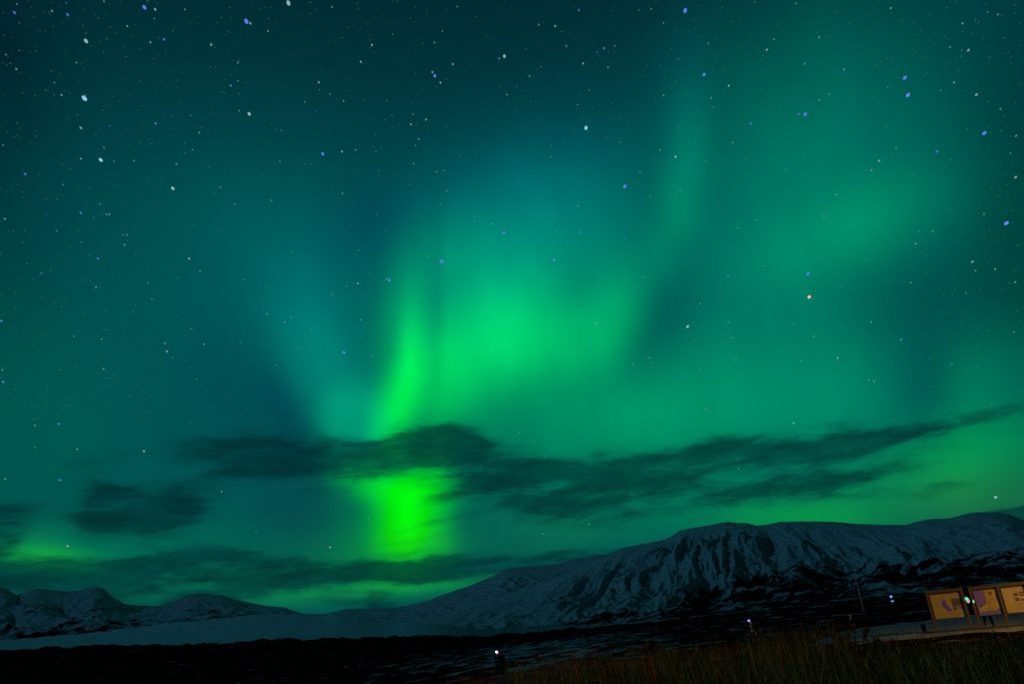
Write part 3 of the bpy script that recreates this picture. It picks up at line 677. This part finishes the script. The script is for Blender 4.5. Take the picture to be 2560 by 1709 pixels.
# ------------------------------------------------------------------ people
def skin(name, V, E, rad, m, parent, sub=2, root_i=0):
    me = bpy.data.meshes.new('tmp'); me.from_pydata(V, E, []); o = bpy.data.objects.new('tmp', me); COL.objects.link(o)
    sk = o.modifiers.new('s', 'SKIN'); sk.use_smooth_shade = True
    for i, r in enumerate(rad):
        rr = r if isinstance(r, tuple) else (r, r); me.skin_vertices[0].data[i].radius = rr
    for i in range(len(V)): me.skin_vertices[0].data[i].use_root = (i == root_i)
    ss = o.modifiers.new('u', 'SUBSURF'); ss.levels = sub; ss.render_levels = sub
    dg = bpy.context.evaluated_depsgraph_get(); nm = bpy.data.meshes.new_from_object(o.evaluated_get(dg))
    bpy.data.objects.remove(o); bpy.data.meshes.remove(me)
    nm.name = name; nm.materials.clear()
    return link(name, nm, m, parent, True)
BASE = {'pelvis': (0, 0, .95), 'chest': (0, .01, 1.28), 'neck': (0, .01, 1.47), 'head0': (0, -.005, 1.56), 'head1': (0, -.015, 1.64), 'head2': (0, 0, 1.72), 'nose': (0, -.105, 1.625),
        'hipL': (-.10, 0, .90), 'kneeL': (-.11, -.02, .50), 'ankL': (-.115, .02, .09), 'toeL': (-.13, -.15, .035), 'hipR': (.10, 0, .90), 'kneeR': (.11, -.02, .50), 'ankR': (.115, .02, .09), 'toeR': (.13, -.15, .035),
        'shL': (-.19, .01, 1.41), 'elL': (-.25, .03, 1.13), 'wrL': (-.25, -.07, .90), 'shR': (.19, .01, 1.41), 'elR': (.25, .03, 1.13), 'wrR': (.25, -.07, .90)}
def person(loc, rz, label, pose={}, coat=M_cloth, trousers=M_cloth, hat=True, lamp=None, k=1.0):
    """lamp = list of (offset, material) lights on a headband"""
    J = dict(BASE); J.update(pose)
    root = empty('person', loc, rz); root.scale = (k, k, k)
    tag(root, label, 'person', 'people out watching the sky')
    names = []; V = []; E = []; Rd = []
    def add(n, p_, r, to=None):
        names.append(n); V.append(tuple(p_)); Rd.append(r)
        if to is not None: E.append((names.index(to), len(V) - 1))
    add('pelvis', J['pelvis'], (.15, .11)); add('chest', J['chest'], (.16, .11), 'pelvis'); add('neck', J['neck'], .058, 'chest')
    add('head0', J['head0'], (.062, .075), 'neck'); add('head1', J['head1'], (.078, .095), 'head0'); add('head2', J['head2'], (.065, .08), 'head1'); add('nose', J['nose'], .016, 'head1')
    for s in 'LR':
        add('hip' + s, J['hip' + s], .085, 'pelvis'); add('knee' + s, J['knee' + s], .058, 'hip' + s); add('ank' + s, J['ank' + s], .042, 'knee' + s); add('toe' + s, J['toe' + s], .036, 'ank' + s)
        add('sh' + s, J['sh' + s], .062, 'chest'); add('el' + s, J['el' + s], .044, 'sh' + s); add('wr' + s, J['wr' + s], .030, 'el' + s)
        el, wr = Vector(J['el' + s]), Vector(J['wr' + s]); d = (wr - el).normalized(); n_ = Vector((0, 0, 1)).cross(d)
        n_ = n_.normalized() if n_.length > .05 else Vector((1, 0, 0)); b_ = d.cross(n_)
        add('palm' + s, wr + d * .07, (.036, .018), 'wr' + s)
        for q, (off, ln) in enumerate(((-.027, .062), (-.009, .072), (.009, .068), (.027, .052))):
            add(f'k{q}{s}', wr + d * (.09 + ln * .45) + n_ * off - b_ * .008, .0085, 'palm' + s); add(f't{q}{s}', wr + d * (.085 + ln) + n_ * off - b_ * .032, .0072, f'k{q}{s}')
        add('th' + s, wr + d * .075 - n_ * .046 - b_ * .012, .0095, 'palm' + s)
    skin('body', V, E, Rd, M_skin, root, 1)
    g = lambda n: names.index(n)
    # jacket, trousers, boots and hat follow the body
    jn = ['chest', 'pelvis', 'neck', 'shL', 'elL', 'wrL', 'shR', 'elR', 'wrR']; jr = [(.195, .145), (.185, .14), .075, .088, .068, .05, .088, .068, .05]
    skin('jacket', [J[n] for n in jn], [(0, 1), (0, 2), (0, 3), (3, 4), (4, 5), (0, 6), (6, 7), (7, 8)], jr, coat, root, 1)
    tn = ['pelvis', 'hipL', 'kneeL', 'ankL', 'hipR', 'kneeR', 'ankR']
    skin('trousers', [J[n] for n in tn], [(0, 1), (1, 2), (2, 3), (0, 4), (4, 5), (5, 6)], [(.165, .125), .105, .078, .065, .105, .078, .065], trousers, root, 1)
    for s in 'LR':
        a, t_ = Vector(J['ank' + s]), Vector(J['toe' + s])
        skin('boot', [a + Vector((0, 0, .08)), a, t_], [(0, 1), (1, 2)], [.062, .058, .05], M_cloth, root, 1)
    h1, h2 = Vector(J['head1']), Vector(J['head2'])
    up = (h2 - h1).normalized()
    skin('hat' if hat else 'hair', [h1 + up * .03 + Vector((0, .012, 0)), h2 + up * .02, h2 + up * .055], [(0, 1), (1, 2)], [(.094, .108), (.078, .09), .03], coat if hat else M_hair, root, 1)
    if lamp:
        bm = bmesh.new()
        for q in range(24):
            pass
        tube(bm, [h1 + up * .045 + Vector((.105 * math.cos(t_), .012 + .118 * math.sin(t_), 0)) for t_ in np.linspace(0, 2 * math.pi, 20)], [.012] * 20, 6)
        band = obj('headlamp', bm, M_dark, root)
        for off, m, r in lamp:
            bm = bmesh.new(); bmesh.ops.create_uvsphere(bm, u_segments=12, v_segments=8, radius=r, matrix=Matrix.Translation(h1 + up * .05 + Vector(off))); obj('lamp', bm, m, band, True)
    return root
def face_cam(p): return math.atan2(p.x, -p.y) + math.pi            # turns the figure's front (-Y) towards the camera
def facing(p): return -math.atan2(p.x, p.y)
G_white = glow('lamp_white', (.9, .95, 1.0), 3.0, True); G_red = glow('lamp_red', (1, .03, .03), 1.6); G_vio = glow('lamp_violet', (.26, .20, 1.0), 1.6); G_blue = glow('lamp_blue', (.18, .36, 1.0), 1.3)
G_cyan = glow('phone_cyan', (.05, .50, .80), 1.0); G_green = glow('torch_green', (.08, .85, .42), 1.2); G_pink = glow('torch_glow', (.55, .42, .42), 1.0)
p = at(1246, 1671, 75)
person(p, facing(p), 'person in dark clothes with a lit white and red headlamp', {'toeL': (-.20, -.13, .035), 'ankL': (-.17, .02, .09), 'kneeL': (-.14, -.02, .5)}, lamp=[((-.05, -.13, .02), G_white, .085), ((.07, -.125, -.04), G_red, .070), ((-.01, -.13, -.08), G_vio, .06)])
p = at(1258, 1670, 75.6)
person(p, facing(p) + .7, 'person in brownish coat standing right beside the white headlamp wearer', coat=M_cloth2, hat=False)
p = at(1886, 1608, 60)
person(p, facing(p) - .3, 'person behind the shrubs wearing a lit violet headlamp', lamp=[((-.03, -.13, .02), G_vio, .080), ((-.09, -.10, .03), G_blue, .05)])
p = at(2239, 1535, 110)
person(p, facing(p), 'person far off with a blue headlamp looking at a phone', {'wrR': (.05, -.36, 1.16), 'elR': (.24, -.10, 1.12), 'wrL': (-.06, -.34, 1.14), 'elL': (-.24, -.10, 1.12)}, lamp=[((0, -.13, .03), G_blue, .13)])
fz = facing(p); q = p + Vector((math.cos(fz) * .02 - math.sin(fz) * -.47, math.sin(fz) * .02 + math.cos(fz) * -.47, 1.20))
ph = empty('phone', q, fz); ph.rotation_euler = (R(-35), 0, fz + math.pi)
tag(ph, 'glowing cyan phone held by the far person with the blue headlamp', 'phone')
bm = bmesh.new(); box(bm, -.16, .16, -.008, .008, -.10, .10, .006); obj('case', bm, M_dark, ph)
for sgn in (1, -1):
    bm = bmesh.new(); box(bm, -.15, .15, .0085 * sgn, .011 * sgn, -.09, .09); obj('screen' if sgn == 1 else 'rear_light', bm, G_cyan, ph)
# person behind the wide board: only the legs and a raised torch show
pb = B0 + bvx * 2.42 - bvn * 1.1; pb.z = gz1(pb)
rz = YAW
pr = person(pb, rz, 'person hidden behind the wide board with only dark legs showing', {'shL': (-.20, .0, 1.40), 'elL': (-.36, -.06, 1.33), 'wrL': (-.55, -.10, 1.42), 'ankR': (.20, .03, .09), 'toeR': (.24, -.13, .035), 'kneeR': (.16, -.03, .5), 'ankL': (-.13, .02, .09)}, k=.98)
tp = pb + bvx * (-.62) + Vector((0, 0, 1.38)) + bvn * .10
to = empty('torch', tp, YAW); tag(to, 'lit torch held up in the gap between the two boards', 'torch')
bm = bmesh.new(); tube(bm, [(0.06, .02, .0), (0, -.03, .03), (-.03, -.08, .05)], [.022, .022, .036], 10); obj('handle', bm, M_dark, to)
bm = bmesh.new(); bmesh.ops.create_uvsphere(bm, u_segments=14, v_segments=10, radius=.10, matrix=Matrix.Translation((-.05, -.12, .08)) @ Matrix.Diagonal((1.0, .6, .75, 1))); obj('lens', bm, G_green, to, True)
bm = bmesh.new(); bmesh.ops.create_uvsphere(bm, u_segments=14, v_segments=10, radius=.10, matrix=Matrix.Translation((.0, -.115, -.03)) @ Matrix.Diagonal((.8, .5, 1.05, 1))); obj('reflector', bm, G_pink, to, True)
# small greenish glowing bead added to the wide board's post for a bright spot
bm = bmesh.new(); bmesh.ops.create_uvsphere(bm, u_segments=12, v_segments=8, radius=.05, matrix=Matrix.Translation((.03, -.10, 1.27)) @ Matrix.Diagonal((.7, .6, 1.5, 1)))
obj('glow_bead', bm, glow('bead_glow', (.35, .9, .40), 1.0), b2, True)

# ------------------------------------------------------------------ shrubs and grass
def tint_mat(name, cols):
    m = bpy.data.materials.new(name); m.use_nodes = True; t = m.node_tree; b = t.nodes['Principled BSDF']
    b.inputs['Roughness'].default_value = .9; b.inputs['Specular IOR Level'].default_value = .05
    at_ = N(t, 'ShaderNodeAttribute', attribute_name='tint'); rp = N(t, 'ShaderNodeValToRGB'); t.links.new(at_.outputs['Fac'], rp.inputs[0])
    while len(rp.color_ramp.elements) < len(cols): rp.color_ramp.elements.new(.5)
    for i, (e, c) in enumerate(zip(rp.color_ramp.elements, cols)): e.position = i / (len(cols) - 1); e.color = (*c, 1)
    t.links.new(rp.outputs[0], b.inputs['Base Color']); return m
M_grass = tint_mat('dry_grass', [(.010, .005, .001), (.024, .010, .002), (.12, .038, .006), (.50, .18, .030), (.70, .34, .08)])
M_twig = tint_mat('bare_twigs', [(.030, .016, .010), (.060, .030, .014), (.10, .045, .018), (.12, .075, .03)])
def strips(P0, P1, P2, w, side):
    """curved tapering blades through three points, as arrays"""
    n = len(P0); s = side * w[:, None]
    v = np.stack([P0 - s, P0 + s, P1 - s * .75, P1 + s * .75, P2], 1).reshape(-1, 3)
    b = np.arange(n) * 5
    f = np.concatenate([np.stack([b, b + 1, b + 3], 1), np.stack([b, b + 3, b + 2], 1), np.stack([b + 2, b + 3, b + 4], 1)])
    return v, f
def grass(n, rlo, rhi, a0, a1, hlo, hhi, wlo, whi, rs_, keep=None, gamma=1.0):
    g = np.random.default_rng(rs_)
    r = (rlo ** gamma + (rhi ** gamma - rlo ** gamma) * g.random(n)) ** (1 / gamma); az = g.uniform(a0, a1, n)
    x, y = r * np.sin(az), r * np.cos(az)
    dens_ = fbm(x / 2.2, y / 2.2, 3) + .35 * fbm(x / .5, y / .5, 2)
    ok = dens_ + .5 * fbm(x / 6 + 3, y / 6, 2) > g.uniform(-.30, .34, n)
    if keep is not None: ok &= keep(x, y, r, az, g)
    x, y, r, az, dens_ = x[ok], y[ok], r[ok], az[ok], dens_[ok]; n = len(x)
    h = g.uniform(hlo, hhi, n) * (1 + .6 * dens_); w = g.uniform(wlo, whi, n)
    h = np.where(az > az_of(2130, 1600), np.minimum(h, np.maximum(.10, 1.54 - .049 * r + g.normal(0, .13, n))), h)
    z = gz(x, y) - .02
    la = g.normal(1.9, 1.1, n); lean = np.abs(g.normal(.16, .16, n)) * h
    P0 = np.stack([x, y, z], 1); D = np.stack([-np.sin(la) * lean, np.cos(la) * lean, np.zeros(n)], 1); U = np.array([0, 0, 1.0])
    P1 = P0 + D * .35 + U * (h * .55)[:, None]; P2 = P0 + D * 1.15 + U * (h * .98)[:, None]
    sa = g.uniform(0, np.pi, n); side = np.stack([np.cos(sa), np.sin(sa), np.zeros(n)], 1)
    v, f = strips(P0, P1, P2, w, side)
    tint = np.repeat(np.clip(g.normal(.28, .20, n) + .30 * dens_, 0, 1), 5)
    return v, f, tint, P2, D
parts = []
aR0, aR1 = az_of(1450, 1700), az_of(2640, 1600)
def off_snow(x, y, r, az, g):
    al_ = x * bh.x + y * bh.y; ac_ = x * bh.y - y * bh.x
    e = np.hypot((al_ - 57) / 19.5, (ac_ - 2.0) / 10.5); return e > g.uniform(.80, 1.10, len(x))
parts.append(grass(34000, 9, 36, aR0 - .05, aR1 + .05, .45, .95, .0020, .0042, 11, off_snow, 1.3)[:3])
tall = grass(4600, 7, 26, aR0 - .08, aR1 + .05, .75, 1.25, .0050, .0095, 12, off_snow, 1.2); parts.append((tall[0], tall[1], np.clip(tall[2] + .46, 0, 1)))
tn = grass(1500, 6.5, 13, aR0, aR1 + .08, .8, 1.2, .0035, .0060, 21, None, 1.2); parts.append((tn[0], tn[1], np.clip(tn[2] + .46, 0, 1)))
parts.append(grass(14000, 33, 62, az_of(2080, 1600), az_of(2640, 1590), .08, .26, .008, .018, 22, lambda x, y, r, az, g: fbm(x / 1.6, y / 1.6, 3) > -.10 + .40 * sstep(r, 36, 47), 1.0)[:3])
parts.append(grass(26000, 16, 60, az_of(900, 1700), az_of(1900, 1640), .22, .55, .004, .008, 13, None, 1.3)[:3])
parts.append(grass(16000, 40, 150, az_of(-80, 1700), az_of(1900, 1600), .15, .45, .008, .02, 14, None, 1.3)[:3])
# seed heads on the tall stalks: a spray of short flakes round each tip
P2, D = tall[3], tall[4]; g = np.random.default_rng(15); rep_ = 9
base = np.repeat(P2, rep_, 0); k = np.tile(np.linspace(0, .20, rep_), len(P2))
dn = np.repeat(D * .9 + np.array([0, 0, -1.0]), rep_, 0); dn /= np.linalg.norm(dn, axis=1)[:, None]
Q0 = base + dn * k[:, None]; aa = g.uniform(0, 2 * np.pi, len(Q0)); out = np.stack([np.cos(aa), np.sin(aa), np.full(len(Q0), .9)], 1)
Q2 = Q0 + out * (.012 + .035 * np.sin(np.pi * np.clip(k / .2, .08, 1)))[:, None]; Q1 = (Q0 + Q2) / 2
sd = np.stack([-np.sin(aa), np.cos(aa), np.zeros(len(Q0))], 1)
v, f = strips(Q0, Q1, Q2, np.full(len(Q0), .0055), sd); parts.append((v, f, np.repeat(np.clip(g.normal(.72, .15, len(Q0)), 0, 1), 5)))
V_ = []; F_ = []; T2 = []; o_ = 0
for v, f, t in parts: V_.append(v); F_.append(f + o_); T2.append(t); o_ += len(v)
tag(fromarr('grass', np.concatenate(V_), np.concatenate(F_), M_grass, None, False, {'tint': np.concatenate(T2)}), 'tall dry brown grass and seed stalks over the dark foreground', 'grass', None, 'stuff')

def shrub(x, y, dist, hgt, spread, seed, label, tintm=.4, leaf=True):
    p = at(x, y, dist); root = empty('shrub', p)
    tag(root, label, 'shrub', 'bare shrubs on the moor')
    g = np.random.default_rng(seed)
    bm = bmesh.new(); tips = []
    for i in range(int(9 + spread * 5)):
        a = g.uniform(0, 2 * np.pi); rr = spread * math.sqrt(g.random()); h = hgt * g.uniform(.55, 1) * (1 - .35 * (rr / spread) ** 2)
        b0 = Vector((math.cos(a) * rr * .35, math.sin(a) * rr * .35, -.05)); b2_ = Vector((math.cos(a) * rr, math.sin(a) * rr, h)); b1_ = b0.lerp(b2_, .5) + Vector((g.normal(0, .05), g.normal(0, .05), .08 * h))
        tube(bm, [b0, b1_, b2_], [.014, .010, .004], 5); tips += [(b1_, b2_)]
    me = bpy.data.meshes.new('stems'); bm.to_mesh(me); bm.free()
    me.attributes.new('tint', 'FLOAT', 'POINT').data.foreach_set('value', np.full(len(me.vertices), .25, np.float32)); link('stems', me, M_twig, root)
    n = int(700 * spread * hgt * 1.4)
    ia = g.integers(0, len(tips), n); t = g.random(n) ** .6
    A_ = np.array([tips[i][0] for i in ia]); B_ = np.array([tips[i][1] for i in ia])
    Q0 = A_ + (B_ - A_) * t[:, None]; dr = g.normal(0, 1, (n, 3)) * [1, 1, .5] + [0, 0, .9]; dr /= np.linalg.norm(dr, axis=1)[:, None]
    ln = g.uniform(.08, .30, n) * min(1, hgt)
    Q2 = Q0 + dr * ln[:, None]; Q1 = (Q0 + Q2) / 2 + g.normal(0, .01, (n, 3))
    sd = np.cross(dr, g.normal(0, 1, (n, 3))); sd /= np.linalg.norm(sd, axis=1)[:, None]
    v, f = strips(Q0, Q1, Q2, g.uniform(.003, .0065, n), sd)
    m_ = int(n * .7); jj = g.integers(0, n, m_); C0 = Q0[jj] + (Q2[jj] - Q0[jj]) * g.random(m_)[:, None]
    d3 = g.normal(0, 1, (m_, 3)); d3 /= np.linalg.norm(d3, axis=1)[:, None]; C2 = C0 + d3 * .035; s3 = np.cross(d3, g.normal(0, 1, (m_, 3))); s3 /= np.linalg.norm(s3, axis=1)[:, None]
    v2, f2 = strips(C0, (C0 + C2) / 2, C2, np.full(m_, .010), s3)
    fromarr('twigs', np.concatenate([v, v2]), np.concatenate([f, f2 + len(v)]), M_twig, root, False, {'tint': np.concatenate([np.repeat(np.clip(g.normal(tintm, .2, n), 0, 1), 5), np.repeat(np.clip(g.normal(tintm + .15, .25, m_), 0, 1), 5)])})
SHRUBS = [(1655, 1640, 34, .9, .9, 'low brown shrub left of a violet headlamp, nearest the open snow patches', .35),
          (1745, 1628, 36, 1.0, 1.0, 'brown shrub in front and left of the violet headlamp', .40),
          (1850, 1618, 36, .95, 1.0, 'shrub directly below the violet headlamp', .45),
          (1925, 1606, 37, 1.25, 1.1, 'rounded brown shrub just right of the violet headlamp', .45),
          (2000, 1600, 38, 1.40, 1.2, 'tall bushy brown shrub midway between violet headlamp and flagpole', .42),
          (2075, 1598, 38, 1.40, 1.2, 'tall bushy shrub left of the flagpole foot', .5),
          (2135, 1602, 36, 1.05, .9, 'shrub below the flagpole at the edge of the snow', .45),
          (2195, 1628, 27, .75, .8, 'dark low shrub in front of the left end of the snow', .35),
          (2238, 1632, 25, .55, .6, 'small reddish shrub on the near edge of the snow', .7),
          (2500, 1640, 20, .55, .7, 'dark reddish shrub below the text panel', .6),
          (2575, 1640, 19, .85, .8, 'tall reddish shrub at the right edge in front of the wide board', .65),
          (1560, 1668, 28, .7, .8, 'thin low shrub with pale stems among centre grass', .7),
          (1330, 1690, 34, .6, .8, 'low sparse shrub in front of the snow streaks at centre', .4)]
for i, (x, y, d, h, sp, lab, tm) in enumerate(SHRUBS): shrub(x, y, d, h, sp, 50 + i, lab, tm)
